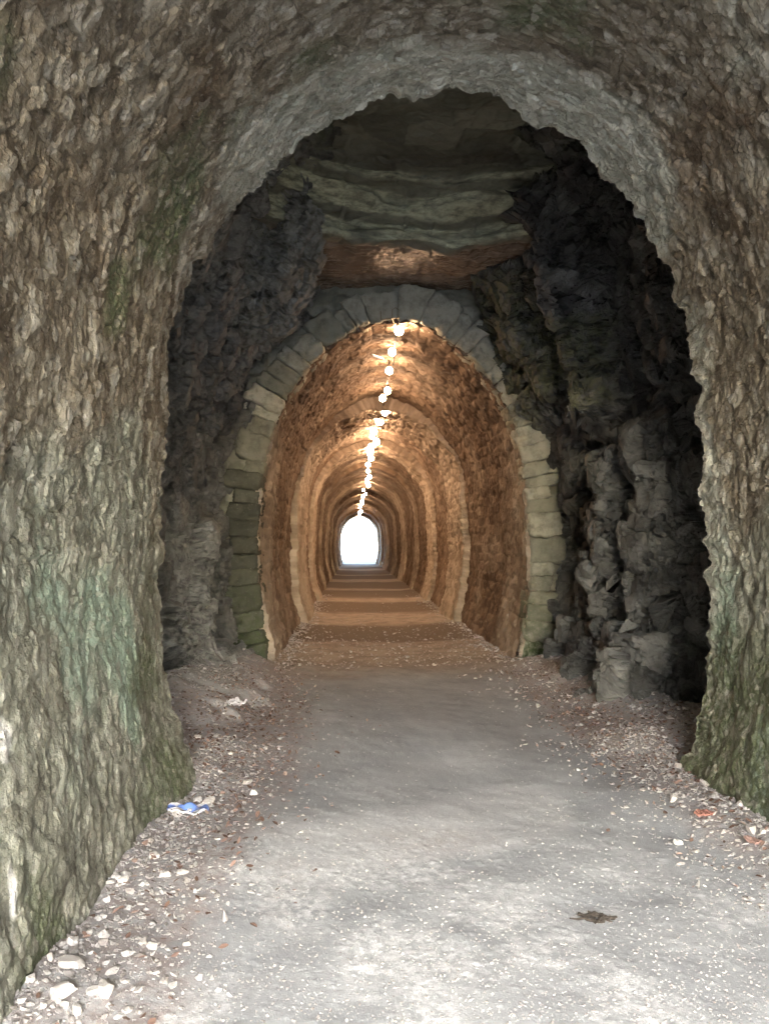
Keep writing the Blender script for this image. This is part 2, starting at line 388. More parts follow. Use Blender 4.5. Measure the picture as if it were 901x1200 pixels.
# ------------------------------------------------------------------ far lined tunnel, ribs and recessed bays
RIBS = [(11.05, 12.9), (16.6, 19.3), (23.3, 25.0), (29.6, 30.8), (36.2, 39.4), (44.5, 46.), (54., 58.), (66., 67.5), (74., 78.)]
def far_tunnel():
    root = empty('lined_tunnel', (0, Y_PORTAL, 0))
    tag(root, 'long stone lined tunnel with pale ribs lit by a chain of warm lamps', 'tunnel')
    cuts = [Y_PORTAL - .05]
    for a, b in RIBS: cuts += [max(a, cuts[0]), b]
    segs = []
    for i, (a, b) in enumerate(RIBS):
        segs.append(('rib', a, b))
        if i + 1 < len(RIBS): segs.append(('bay', b, RIBS[i + 1][0]))
    for kind, a, b in segs:
        a = max(a, Y_PORTAL - .03)
        ds = .022 if a < 17 else (.035 if a < 28 else .07)
        dy = .022 if a < 13 else (.035 if a < 17 else max(.05, .0028 * a))
        ys = np.linspace(a, b, max(6, int((b - a) / dy))); s = np.linspace(0, S_LEN, int(S_LEN / ds))
        if kind == 'rib':     # returns at both ends so that the rib has real cheeks
            ys = np.r_[a, a, ys, b, b]
        Y, S = np.meshgrid(ys, s, indexing='ij')
        x, z, nx, nz = prof(S, .20 if a > 13.5 else .10); U = S / S_LEN
        crown = sst(.20, .05, abs(U - .5))
        row = S / .17 + .15 * vnoise(Y * .8, S * .8, 0 * S, 5)
        ri = np.floor(row)
        f1, f2, i1, i2, i3, ox, oy = cells2(row, Y / .26 + ri * .37, 13, .55)
        j = sst(0, .22, f2 - f1)
        g1, g2, j1, j2, j3, px, py = cells2(S / .07, Y / .07, 29)
        d = ((i1 - .5) * .032 + (ox * (i2 - .5) + oy * (i3 - .5)) * .045) * j + (j - 1) * .015 + .035 * fbm(S * 1.1, Y * .9, 0 * S, 3, 17) + .012 * fbm(S * 9, Y * 9, 0 * S, 3, 19) + (j1 - .5) * .012
        if kind == 'rib':
            ins = (.11 + .05 * math.sin(a * 3.1) + .10 * crown) * (1 if a > 12 else .12) + .012 * fbm(S * 5, 0 * S, 0 * S + a, 3, 55)
            k = np.ones(len(ys)); k[0] = k[-1] = -1.; k[1] = k[-2] = .80
            d = np.where(k[:, None] < 0, -.10, d * k[:, None] + ins * k[:, None])
        low = sst(.7, 0., z) * .05
        d = d + low
        Yp = Y + ((.03 * fbm(S * 3, 0 * S + a, 0 * S, 3, 33) + .02 * fbm(S * 14, 0 * S + a, 0 * S, 2, 34)) if kind == 'rib' else 0)
        P = np.stack([x + nx * d, Yp, z + nz * d], -1)
        tone = np.clip(.45 + .6 * (i2 - .5) + .3 * (j2 - .5), 0, 1)
        pale = ((.95, .8, .55, .9, .7)[int(a * 7) % 5] - .55 * sst(.22, .05, abs(U - .5)) if kind == 'rib' else .10 + 0 * U) + .25 * fbm(S * 1.3, Y * 1.3, 0 * S, 3, 37)
        if a < 12: pale = pale - .7 * sst(.25, .37, U) * sst(.75, .63, U) - .25 * sst(11.9, 13., Y)  # low jambs stay pale: their lit look is put into the colour
        me = grid_mesh(kind, P, dict(tone=tone, pale=np.clip(pale, 0, 1)))
        P0 = np.array([0, Y_PORTAL, 0], np.float32)
        o = link('rib' if kind == 'rib' else 'vault_bay', me, M_TUN, root); o.location = -P0
    # arch ring of dressed stones round the mouth
    def stone(c8, seed, n=13):
        """rounded, chipped block through eight corners; returns verts, faces"""
        t = np.linspace(0, 1, n + 1); V = []; F = []; idx = {}
        for f in range(6):
            ax = f // 2; sd = f % 2
            ids = np.zeros((n + 1, n + 1), int)
            for a in range(n + 1):
                for b in range(n + 1):
                    uvw = [0, 0, 0]; uvw[ax] = sd * n; uvw[(ax + 1) % 3] = a; uvw[(ax + 2) % 3] = b
                    key = tuple(uvw)
                    if key not in idx: idx[key] = len(V); V.append(key)
                    ids[a, b] = idx[key]
            for a in range(n):
                for b in range(n):
                    q = (ids[a, b], ids[a + 1, b], ids[a + 1, b + 1], ids[a, b + 1])
                    F.append(q if sd else q[::-1])
        V = np.array(V, float) / n * 2 - 1
        e = 12.
        r = (abs(V) ** e).sum(1) ** (1 / e); V = V / r[:, None] * (1 - .0) * np.maximum(abs(V).max(1), .0)[:, None]
        u, v, w = [(V[:, i] + 1) / 2 for i in range(3)]
        P = 0
        for i in range(8):
            a, b, c = i & 1, (i >> 1) & 1, (i >> 2) & 1
            P = P + ((u if a else 1 - u) * (v if b else 1 - v) * (w if c else 1 - w))[:, None] * c8[i]
        nrm = V / (np.linalg.norm(V, axis=1, keepdims=True) + 1e-6)
        cen = P.mean(0); dirn = P - cen; dirn /= np.linalg.norm(dirn, axis=1, keepdims=True)
        P = P + dirn * (.034 * fbm(P[:, 0] * 6 + seed, P[:, 1] * 6, P[:, 2] * 6, 5, 3, .68))[:, None]
        return P, np.array(F)
    VS, FS, TN, MS, DK = [], [], [], [], []; off = 0
    s0 = .30; rr = random.Random(3)
    while s0 < S_LEN - .32:
        w = rr.choice([rr.uniform(.13, .22), rr.uniform(.2, .38)])
        if s0 + w > S_LEN - .3: break
        th = rr.uniform(.36, .56) if .3 < s0 / S_LEN < .7 else rr.uniform(.28, .68)
        s1 = s0 + w + .004
        y0 = 10.98 + rr.uniform(-.035, .035); y1 = 11.5
        c8 = []
        for c in (0, 1):
            for b in (0, 1):
                for a in (0, 1):
                    ss = s1 if a else s0
                    x, z, nx, nz = [float(v) for v in prof(np.array(ss), .10)]
                    dd = -th if b else .0 + .03 * (c == 0) * rr.uniform(-.6, .6) - .012
                    yy = y1 if c else y0 + rr.uniform(-.03, .03)
                    c8.append((x + nx * dd, yy, z + nz * dd))
        P, F = stone(np.array(c8), s0 * 7)
        VS.append(P); FS.append(F + off); off += len(P)
        u = s0 / S_LEN
        zc = c8[0][2]
        TN.append(np.full(len(P), rr.uniform(.1, 1.))); MS.append(np.full(len(P), float(np.clip(1.0 - zc * .8, 0, .8)) ))
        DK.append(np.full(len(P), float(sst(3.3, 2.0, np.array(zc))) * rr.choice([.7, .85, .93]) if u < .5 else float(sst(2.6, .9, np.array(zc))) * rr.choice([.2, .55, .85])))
        s0 += w
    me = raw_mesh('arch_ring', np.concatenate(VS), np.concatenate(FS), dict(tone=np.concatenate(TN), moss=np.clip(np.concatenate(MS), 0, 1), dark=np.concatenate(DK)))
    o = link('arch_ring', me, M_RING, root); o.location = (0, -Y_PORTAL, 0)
    o['label'] = 'ring of greenish grey wedge stones framing the tunnel mouth'
    # rough masonry behind and beside the ring, up to the rock
    s = np.linspace(0, S_LEN, 420); k = np.linspace(.03, 1.7, 90)
    K, S = np.meshgrid(k, s, indexing='ij'); x, z, nx, nz = prof(S, .10)
    X, Z = x - nx * K, z - nz * K
    f1, f2, i1, i2, i3, ox, oy = cells2(X / .3, Z / .2, 77, .6)
    d = (i1 - .5) * .12 * sst(0, .2, f2 - f1) + .05 * fbm(X * 3, Z * 3, 0 * X, 4, 79)
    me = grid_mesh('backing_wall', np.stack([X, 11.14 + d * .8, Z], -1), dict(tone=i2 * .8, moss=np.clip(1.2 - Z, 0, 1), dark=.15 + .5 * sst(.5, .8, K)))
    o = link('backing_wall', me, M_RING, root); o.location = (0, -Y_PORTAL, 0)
far_tunnel()

# ------------------------------------------------------------------ bare rock between the two linings
def rock_cut():
    keys = {
        5.2: [(-2.45, -.35), (-2.6, 1.), (-2.65, 2.2), (-2.55, 3.4), (-2.3, 4.4), (-1.9, 5.3), (-1.2, 6.), (.3, 6.2), (1.6, 6.05), (2.15, 5.35), (2.45, 4.4), (2.55, 3.4), (2.6, 2.2), (2.5, 1.), (2.35, -.35)],
        8.2: [(-2.25, -.35), (-2.42, 1.), (-2.5, 2.2), (-2.4, 3.4), (-2.1, 4.4), (-1.6, 5.3), (-.95, 5.9), (.3, 6.15), (1.5, 6.), (2.05, 5.3), (2.35, 4.4), (2.45, 3.4), (2.45, 2.2), (2.35, 1.), (2.1, -.35)],
        9.4: [(-2.2, -.35), (-2.38, 1.), (-2.45, 2.2), (-2.3, 3.4), (-1.95, 4.4), (-1.4, 5.2), (-1.0, 5.85), (.3, 6.1), (1.5, 5.95), (1.95, 5.3), (2.25, 4.4), (2.4, 3.4), (2.5, 2.2), (2.45, 1.), (2.3, -.35)],
        11.25: [(-2.05, -.35), (-2.3, 1.), (-2.4, 2.2), (-2.2, 3.4), (-1.7, 4.3), (-1.25, 4.9), (-.95, 5.6), (.3, 5.9), (1.35, 5.6), (1.42, 4.95), (1.72, 4.3), (2.15, 3.4), (2.35, 2.2), (2.3, 1.), (2.1, -.35)]}
    ky = sorted(keys); A = np.array([keys[k] for k in ky])
    ys = np.linspace(5.2, 11.25, 520); u = np.linspace(0, 14, 1000)
    base = np.zeros((len(ys), len(u), 2))
    # smooth along the outline
    uu = np.arange(15)
    rows = []
    for a in A:
        fx = np.interp(u, uu, a[:, 0]); fz = np.interp(u, uu, a[:, 1])
        kr = np.ones(45) / 45
        px = np.convolve(np.pad(fx, 22, 'reflect', reflect_type='odd'), kr, 'valid'); pz = np.convolve(np.pad(fz, 22, 'reflect', reflect_type='odd'), kr, 'valid')
        rows.append(np.stack([px, pz], -1))
    rows = np.array(rows)
    for j in range(len(u)):
        for c in (0, 1): base[:, j, c] = np.interp(ys, ky, rows[:, j, c])
    Y = np.repeat(ys[:, None], len(u), 1)
    P = np.stack([base[..., 0], Y, base[..., 1]], -1)
    n = grid_normals(P)
    cen = np.array([0, 0, 2.6]) - P; cen[..., 1] = 0
    n = np.where(((n * cen).sum(-1) < 0)[..., None], -n, n)
    x, y, z = P[..., 0], P[..., 1], P[..., 2]
    right = sst(.8, 1.3, x); left = sst(-.8, -1.3, x)
    wob = .12 * fbm(y * 1.3, z * 1.3, x * 0, 3, 201)
    yw, zw = y + wob + .10 * (z - 3), z + .15 * fbm(y * 1.5, z * 1.5, x * 0 + 4, 3, 205)
    def box(yv, zv, y0, y1, z0, z1, s=.10): return sst(y0 - s, y0 + s, yv) * sst(y1 + s, y1 - s, yv) * sst(z0 - s, z0 + s, zv) * sst(z1 + s, z1 - s, zv)
    b = right * (.60 * box(yw, zw, 8.75, 9.25, 2.95, 5.8) - .55 * box(yw, zw, 9.4, 9.95, 1.4, 4.9, .14) + .40 * box(yw, zw, 10.15, 11.3, 3.5, 5.4, .12)
                 + .30 * box(yw, zw, 7.1, 8.55, -1, 2.7, .12) + .20 * box(yw, zw, 7.9, 8.7, 1.2, 2.5, .1) - .70 * box(yw, zw, 8.75, 9.15, -1, 2.7, .1) + .18 * box(yw, zw, 9.3, 10.1, -1, 2.2, .12)
                  + .40 * box(yw, zw, 6.3, 7.4, 3.2, 5.4, .12) - .25 * box(yw, zw, 7.75, 7.95, 2.7, 5.2, .08))
    b = b + left * (.15 * box(yw, zw, 8.1, 9.0, -1, 2.3, .15) - .35 * box(yw, zw, 9.9, 10.4, .2, 4.2, .15) + .22 * box(yw, zw, 9.2, 10.4, 4.5, 6, .12) + .15 * box(yw, zw, 7., 7.8, 2.4, 5., .12) + .2 * sst(.6, 0, z))
    # fractured blocks at three sizes, bedding nearly level; each pass works on the surface the last one left
    def blur(a, k):
        for ax in (0, 1):
            p = np.pad(a, [(k, k) if i == ax else (0, 0) for i in range(2)], 'edge'); c = np.cumsum(p, axis=ax)
            c = np.concatenate([np.zeros_like(c[:1]) if ax == 0 else np.zeros_like(c[:, :1]), c], ax)
            w_ = 2 * k + 1
            a = (c[w_:] - c[:-w_]) / w_ if ax == 0 else (c[:, w_:] - c[:, :-w_]) / w_
        return a
    sidew = np.clip(right + left, 0, 1)
    tone = .42
    P = P + n * b[..., None]
    for k, (sx, sz, amp, bl) in enumerate([(.80, 1.25, .28, 1), (.38, .46, .19, 0), (.16, .15, .045, 0)]):
        nk = grid_normals(P); nk = np.where(((nk * cen).sum(-1) < 0)[..., None], -nk, nk)
        x, y, z = P[..., 0], P[..., 1], P[..., 2]
        wa = .11 * sx
        X3 = x + wa * fbm(x / sx, y / sx, z / sx, 3, 301 + k); Y3 = y + wa * fbm(x / sx, y / sx, z / sx + 5, 3, 303 + k); Z3 = z + .5 * wa * fbm(x / sx, y / sx, z / sx + 9, 3, 305 + k) + .05 * y
        f1, f2, i1, i2, i3, ox, oy, oz = cells3(X3 / sx, Y3 / sx, Z3 / sz, 400 + 20 * k)
        a_ = amp * (.3 + .7 * sidew)
        dk = a_ * ((i1 - .5) + .75 * (ox * (i3 - .5) + oy * (i2 - .5) + oz * (i1 - .5))) - a_ * .45 * sst(.09, 0, f2 - f1)
        if bl: dk = blur(dk, bl)
        P = P + nk * dk[..., None]
        tone = tone + (.25, .36, .40)[k] * (i2 - .5)
    nk = grid_normals(P); nk = np.where(((nk * cen).sum(-1) < 0)[..., None], -nk, nk)
    P = P + nk * (.012 * fbm(P[..., 0] * 5, P[..., 1] * 5, P[..., 2] * 5, 5, 501, .6))[..., None]
    nn = fbm(y * 1.2, z * 1.2, x, 4, 511)
    moss = np.clip(sst(.2, .7, right * (box(yw, zw, 10.1, 11.3, 3.6, 5.4, .3) * .9 + .9 * box(yw, zw, 8.7, 9.3, 3.2, 4.4, .2) + .2 * sst(.5, .0, z)) + left * .8 * box(yw, zw, 9., 11., 4.2, 5.9, .3) + .45 * sst(5.4, 5.8, z) + .35 * nn), 0, 1)
    pale = np.clip(left * .55 * box(yw, zw, 7.9, 8.9, .2, 2., .3) + left * .75 * sst(3.4, 4.6, z) + .35 * left + .45 * right * box(yw, zw, 7.0, 7.5, 1.9, 2.5, .15), 0, 1)  # pale stone; the upper left term paints in light falling on the rock
    me = grid_mesh('rock_cutting', P, dict(tone=np.clip(tone + .1 * nn, 0, 1), moss=moss, pale=pale, wet=np.clip(.4 * nn, 0, 1)))
    o = link('rock_cutting', me, M_ROCK); me.set_sharp_from_angle(angle=R(24))
    tag(o, 'dark fractured bare rock walls and roof between the two linings', 'rock', kind='structure')
    # bedded ledge stepping down over the tunnel mouth
    path = [(11.35, 5.28), (10.4, 5.27), (9.55, 5.25), (9.34, 5.27), (9.33, 5.47), (9.22, 5.50), (9.10, 5.52), (9.08, 5.72), (8.98, 5.75), (8.86, 5.77), (8.84, 5.86), (8.5, 5.9), (7.6, 6.0), (6.5, 6.15)]
    path = np.array(path)
    for _ in range(2):
        q = np.empty((2 * len(path), 2)); q[0] = path[0]; q[-1] = path[-1]
        q[1:-1:2] = .8 * path[:-1] + .2 * path[1:]; q[2:-1:2] = .2 * path[:-1] + .8 * path[1:]; path = q
    t = np.r_[0, np.cumsum(np.hypot(*np.diff(path, axis=0).T))]
    tt = np.linspace(0, t[-1], 330); xs = np.linspace(-1.9, 2.3, 280)
    T, X = np.meshgrid(tt, xs, indexing='ij')
    py, pz = np.interp(T, t, path[:, 0]), np.interp(T, t, path[:, 1])
    fr = sst(10.3, 9.3, py)
    bow = -.32 * ((X - .35) / 1.35) ** 2 * fr + .14 * fbm(X * 1.3, pz * 6, 0 * X, 3, 601) * fr
    yy = py + bow; zz = pz - .025 * fr * np.cos((X - .4) * 1.3) + .03 * fbm(X * 1.5, yy * 1.5, 0 * X, 3, 603)
    ty = np.gradient(py, axis=0); tz = np.gradient(pz, axis=0); l = np.hypot(ty, tz) + 1e-9
    ny, nz = -abs(tz / l), -abs(ty / l)
    f1, f2, i1, i2, i3, ox, oy = cells2(X / .55 + .1 * fbm(X * 3, pz * 3, 0 * X, 2, 611), (yy + zz) / .3, 613)
    d = .03 * fbm(X * 2.2, yy * 6, zz * 14, 4, 605) + (i1 - .5) * .06 * fr * sst(0, .12, f2 - f1) + .012 * fbm(X * 12, yy * 14, zz * 22, 3, 607)
    P = np.stack([X, yy + ny * d, zz + nz * d], -1)
    wet = sst(9.35, 9.62, py) * sst(5.45, 5.33, pz)
    pale = np.clip(fr * sst(8.75, 8.95, py) * (.15 + .95 * sst(.4, .9, abs(tz / l))) * (.95 + .6 * fbm(X * 2, zz * 9, 0 * X, 3, 615)), 0, 1)
    me = grid_mesh('rock_ledge', P, dict(tone=np.clip(.45 + .5 * (i2 - .5) + .25 * fbm(X, yy * 2, zz * 6, 3, 617), 0, 1), wet=wet, pale=pale))
    o = link('rock_ledge', me, M_LEDGE)
    tag(o, 'layered greenish rock ledge with a wet shining underside above the tunnel mouth', 'rock ledge', kind='structure')
rock_cut()

# ------------------------------------------------------------------ path
def h_path(x, y):
    ax = abs(x)
    h = .022 * fbm(x * .9, y * .7, 0 * x, 3, 701) + .003 * fbm(x * 7, y * 7, 0 * x, 3, 703)
    out = sst(11.4, 10.4, y)
    h = h + sst(.9, 1.8, ax + .15 * fbm(x, y, 0 * x, 2, 705)) * (.07 + .05 * vnoise(x * 2, y * 1.4, 0 * x, 707)) * (.4 + .6 * out)
    gap = sst(5.2, 6., y) * out
    h = h + gap * sst(1.45, 2.3, ax) * .22
    h = h + .12 * sst(.35, .75, blob(x, y, -2.0, 8.2, .5, 1.2) + .25 * fbm(x * 2.5, y * 2.5, 0 * x, 3, 709))
    return h
def is_litter(x, y):
    l = blob(x, y, -1.55, 7.0, .55, 2.2) + .8 * blob(x, y, 1.75, 7., .5, 2.) + .7 * sst(1.0, 1.5, abs(x)) * sst(10.9, 9.5, y) * (y > 2)
    return np.clip(l, 0, 1.2)
def path():
    ys = np.r_[np.arange(-6, 1.8, .12), np.arange(1.8, 5.5, .0135), np.arange(5.5, 12, .03), np.geomspace(12, 92, 330)]
    xs = np.unique(np.r_[np.arange(-3., -1.95, .05), np.arange(-1.95, 1.95, .0135), np.arange(1.95, 3.01, .05)])
    Y, X = np.meshgrid(ys, xs, indexing='ij')
    h = h_path(X, Y)
    near = sst(5.0, 3.2, Y + .55 * fbm(X * 1.2, Y * 1.2, 0 * X, 4, 801))
    f1, f2, i1, i2, i3, ox, oy = cells2(X / .035, Y / .035, 803)
    lit = is_litter(X, Y)
    h = h + (i1 > .6) * (i2 * .005) * sst(.5, .15, f1) * np.clip(.25 + near + lit, 0, 1)
    nA = fbm(X * .9, Y * .9, 0 * X, 4, 805)
    gravel = np.clip(near * sst(-.25, .45, fbm(X * 2.5, Y * 2.5, 0 * X, 4, 807) + .2), 0, 1)
    dust = np.clip(sst(.35, .7, .9 * blob(X, Y, .25, 4.75, .6, .45) + .5 * blob(X, Y, -.7, 4.4, .5, .5) + .6 * blob(X, Y, .7, 5.2, .4, .5) + .5 * blob(X, Y, -.9, 7.5, .4, 1.) + .35 * nA), 0, 1) * .8
    litter = np.clip(sst(.25, .7, lit + .35 * nA), 0, 1)
    slab = sst(.4, .7, blob(X, Y, -2.0, 8.2, .5, 1.2) + .2 * nA)
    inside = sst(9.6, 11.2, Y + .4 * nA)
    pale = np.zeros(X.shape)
    for a, b in RIBS: pale = np.maximum(pale, sst(a - .6, a + .4, Y + .3 * nA) * sst(b + .6, b - .4, Y + .3 * nA))  # bands of light and shade across the tunnel floor, painted as colour
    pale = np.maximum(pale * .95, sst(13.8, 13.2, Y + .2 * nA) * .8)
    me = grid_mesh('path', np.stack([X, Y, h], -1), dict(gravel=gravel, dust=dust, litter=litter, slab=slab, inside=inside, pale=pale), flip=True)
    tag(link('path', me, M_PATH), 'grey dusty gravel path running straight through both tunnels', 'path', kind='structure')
path()

def icos(sub):
    bm = bmesh.new(); bmesh.ops.create_icosphere(bm, subdivisions=sub, radius=1.)
    V = np.array([v.co[:] for v in bm.verts]); F = np.array([[v.index for v in f.verts] for f in bm.faces]); bm.free()
    return V, F

# loose gravel: one mass of small angular chips
def gravel():
    V0, F0 = icos(1)
    pts = []
    def add(n, fx, fy, s0, s1, p): 
        x = fx(n); y = fy(n); s = s0 * (s1 / s0) ** (rng.random(n) ** 2.2); pts.append(np.stack([x, y, s, np.full(n, p)], -1))
    add(15000, lambda n: rng.uniform(-1.75, 1.75, n), lambda n: 2.3 + np.minimum(rng.exponential(.75, n), 4), .002, .0075, 0)
    add(350, lambda n: rng.uniform(-1.4, 1.5, n), lambda n: rng.uniform(4.5, 9, n), .003, .008, 0)
    add(4200, lambda n: -1.72 + abs(rng.normal(0, .28, n)), lambda n: rng.uniform(2.4, 6.4, n), .004, .020, 1)
    add(4200, lambda n: 1.78 - abs(rng.normal(0, .30, n)), lambda n: rng.uniform(3.4, 6.6, n), .004, .020, 1)
    add(2600, lambda n: -2.3 + abs(rng.normal(0, .5, n)), lambda n: rng.uniform(5.8, 11, n), .005, .026, 1)
    add(3000, lambda n: 2.3 - abs(rng.normal(0, .5, n)), lambda n: rng.uniform(5.8, 11, n), .005, .028, 1)
    add(2600, lambda n: rng.choice([-1, 1], n) * (1.70 - abs(rng.normal(0, .18, n))), lambda n: rng.uniform(11.2, 26, n), .008, .04, 2)
    add(1500, lambda n: rng.uniform(-1.65, 1.65, n), lambda n: 10.6 + np.minimum(rng.exponential(3.5, n), 25), .008, .028, 2)
    A = np.concatenate(pts); n = len(A)
    V = np.repeat(V0[None], n, 0) * (1 + .35 * rng.uniform(-1, 1, (n, len(V0), 1)))
    V = V * rng.uniform(.55, 1.3, (n, 1, 3)) * np.array([1, 1, .62])
    th = rng.uniform(0, 2 * np.pi, n); c, s = np.cos(th)[:, None], np.sin(th)[:, None]
    tl = rng.normal(0, .35, (n, 2))
    V = np.stack([V[..., 0] * c - V[..., 1] * s, V[..., 0] * s + V[..., 1] * c, V[..., 2] + V[..., 0] * tl[:, :1] + V[..., 1] * tl[:, 1:]], -1) * A[:, 2][:, None, None]
    V[..., 0] += A[:, :1]; V[..., 1] += A[:, 1:2]; V[..., 2] += (h_path(A[:, 0], A[:, 1]) + A[:, 2] * .05)[:, None]
    F = (F0[None] + (np.arange(n) * len(V0))[:, None, None]).reshape(-1, 3)
    tone = np.repeat(np.clip(rng.normal(.50, .26, n) - .06 * (A[:, 3] == 1), 0, 1.2)[:, None], len(V0), 1)
    me = raw_mesh('gravel', V, F, dict(tone=tone))
    mat = m_stone('chip_stone', [(0, (.20, .185, .175)), (.35, (.32, .305, .295)), (.7, (.40, .395, .39)), (1, (.54, .535, .525))])
    o = link('gravel', me, mat, smooth=False)
    tag(o, 'loose pale gravel chips strewn over the path and along its edges', 'gravel', kind='stuff')
gravel()

def leaves():
    n = 3600
    k = rng.random(n)
    y = np.where(k < .5, rng.normal(6.6, 1.5, n), np.where(k < .85, rng.normal(6.6, 1.4, n), rng.uniform(2.6, 10.5, n)))
    x = np.where(k < .5, rng.normal(-1.55, .33, n), np.where(k < .85, rng.normal(1.72, .30, n), rng.choice([-1, 1], n) * rng.uniform(1.2, 1.75, n)))
    ok = (y > 2.4) & (y < 10.9) & (abs(x) < np.where(y < 5.5, 1.68, 2.3)); x, y = x[ok], y[ok]; n = len(x)
    L = rng.uniform(.009, .022, n); W = L * rng.uniform(.4, .7, n)
    a = rng.uniform(0, 2 * np.pi, n); cx, sx = np.cos(a), np.sin(a)
    base = np.array([(-1, 0, 0), (-.3, -1, .3), (.45, -.8, .35), (1, 0, .1), (.45, .8, .35), (-.3, 1, .3)])
    V = np.repeat(base[None], n, 0); V = np.stack([V[..., 0] * L[:, None], V[..., 1] * W[:, None], V[..., 2] * L[:, None] * rng.uniform(-.6, 1., (n, 1))], -1)
    V[..., 2] += V[..., 0] * rng.normal(0, .35, (n, 1)) + V[..., 1] * rng.normal(0, .35, (n, 1))
    V = np.stack([V[..., 0] * cx[:, None] - V[..., 1] * sx[:, None], V[..., 0] * sx[:, None] + V[..., 1] * cx[:, None], V[..., 2]], -1)
    V[..., 0] += x[:, None]; V[..., 1] += y[:, None]; V[..., 2] += (h_path(x, y) + .014)[:, None]
    F0 = np.array([[0, 1, 2, 3], [0, 3, 4, 5]])
    F = (F0[None] + (np.arange(n) * 6)[:, None, None]).reshape(-1, 4)
    m = Mat('dry_leaf', .8, .2)
    m.color(m.ramp(m.attr('tone'), [(0, (.085, .055, .042)), (.4, (.165, .105, .082)), (.8, (.27, .185, .155)), (1, (.38, .31, .27))]))
    me = raw_mesh('fallen_leaves', V, F, dict(tone=np.repeat(rng.random(n)[:, None], 6, 1)))
    tag(link('fallen_leaves', me, m.m, smooth=False), 'reddish brown dead leaves drifted along both edges of the path', 'leaves', kind='stuff')
leaves()

# single stones lying along the wall feet
STM = m_stone('loose_stone', [(0, (.28, .24, .22)), (.4, (.42, .39, .37)), (.7, (.60, .58, .56)), (1, (.84, .83, .82))])
def stone_mesh(seed):
    V, F = icos(3); r = np.random.default_rng(seed)
    for _ in range(16):                                             # chop flat facets
        n = r.normal(size=3); n /= np.linalg.norm(n); k = r.uniform(.45, .8); dd = V @ n
        V = V - np.maximum(dd - k, 0)[:, None] * n
    V = V * r.uniform(.7, 1.3, 3) * [1.1, 1., .8]
    V = V * (1 + .06 * fbm(V[:, 0] * 3 + seed, V[:, 1] * 3, V[:, 2] * 3, 3, 9))[:, None]
    me = raw_mesh('stone', V, F, dict(tone=np.full(len(V), .3 + .4 * r.random()))); me.polygons.foreach_set('use_smooth', np.zeros(len(me.polygons), bool)); return me
SM = [stone_mesh(i) for i in range(7)]
for me in SM: me.materials.append(STM)
def stone(x, y, r, label, group='loose stones along the path', i=None, rz=None):
    o = bpy.data.objects.new('stone', SM[random.randrange(7) if i is None else i]); COL.objects.link(o)
    o.scale = (r, r, r); o.rotation_euler = (random.uniform(-.25, .25), random.uniform(-.25, .25), random.uniform(0, 6.28))
    o.location = (x, y, float(h_path(np.array(x), np.array(y))) + r * .3)
    tag(o, label, 'stone', group)
stone(-1.60, 3.02, .055, 'pinkish white stone against the left wall, farthest of three big pale stones', i=0)
stone(-1.58, 2.84, .055, 'white angular stone at the left wall foot, the one nearest the wall', i=3)
stone(-1.44, 2.87, .05, 'white angular stone nearest the path among the three big pale stones by the left wall', i=5)
stone(-1.46, 4.98, .055, 'pale pinkish stone lying just right of the blue and white packet', i=2)
stone(-1.22, 5.2, .035, 'small flat pale stone on the leaf litter beyond the blue packet', i=1)
stone(-1.55, 5.05, .04, 'small whitish stone behind the blue and white packet', i=4)
rp = random.Random(11)
for i in range(22):
    y = rp.uniform(2.65, 3.9)
    stone(-1.70 + abs(rp.gauss(0, .16)), y, rp.uniform(.018, .036), 'pale broken rubble stone among the bigger white stones at the near left wall foot', 'pale rubble by the near left wall')
rs = random.Random(5)
for i in range(44):
    s = -1 if i % 2 else 1
    y = rs.uniform(3.2, 6.2) if i < 26 else rs.uniform(6, 10.5)
    lim = 1.68 if y < 5.6 else 2.15
    if s > 0 and y < 4.2: y += 1.
    stone(s * (lim - abs(rs.gauss(0, .22))), y, rs.uniform(.018, .042), 'small broken grey stone in the debris along the %s edge of the path' % ('left' if s < 0 else 'right'))

# litter
def scrap(name, x, y, sx, sy, rz, mat, seed, label, cat, lift=.03, n=16, parts=()):
    u = np.linspace(-1, 1, n); U, W = np.meshgrid(u, u, indexing='ij')
    Z = .35 * fbm(U * 1.3 + seed, W * 1.3, 0 * U, 3, 900 + seed) * sy + .25 * sy * abs(vnoise(U * 2.5 + seed, W * 2.5, 0 * U, 903))
    X = U * sx * (1 + .18 * vnoise(W * 2 + seed, 0 * U, 0 * U, 905)); Yv = W * sy * (1 + .25 * vnoise(U * 2 + seed, 0 * U, 0 * U, 907))
    T = np.stack([X, Yv, Z + lift], -1)
    B = T.copy(); B[..., 2] -= .012
    V = np.concatenate([T.reshape(-1, 3), B.reshape(-1, 3)]); f = grid_faces(n, n); N = n * n
    i = np.arange(N).reshape(n, n); rim = np.r_[i[0, :-1], i[:-1, -1], i[-1, :0:-1], i[:0, 0]] if False else np.concatenate([i[0, :-1], i[:-1, -1], i[-1, :0:-1], i[:0:-1, 0]])
    side = np.stack([rim, np.roll(rim, -1), np.roll(rim, -1) + N, rim + N], -1)
    me = raw_mesh(name, V, np.concatenate([f, f[:, ::-1] + N, side]))
    o = link(name, me, mat); o.location = (x, y, float(h_path(np.array(x), np.array(y)))); o.rotation_euler = (0, 0, rz)
    return tag(o, label, cat)
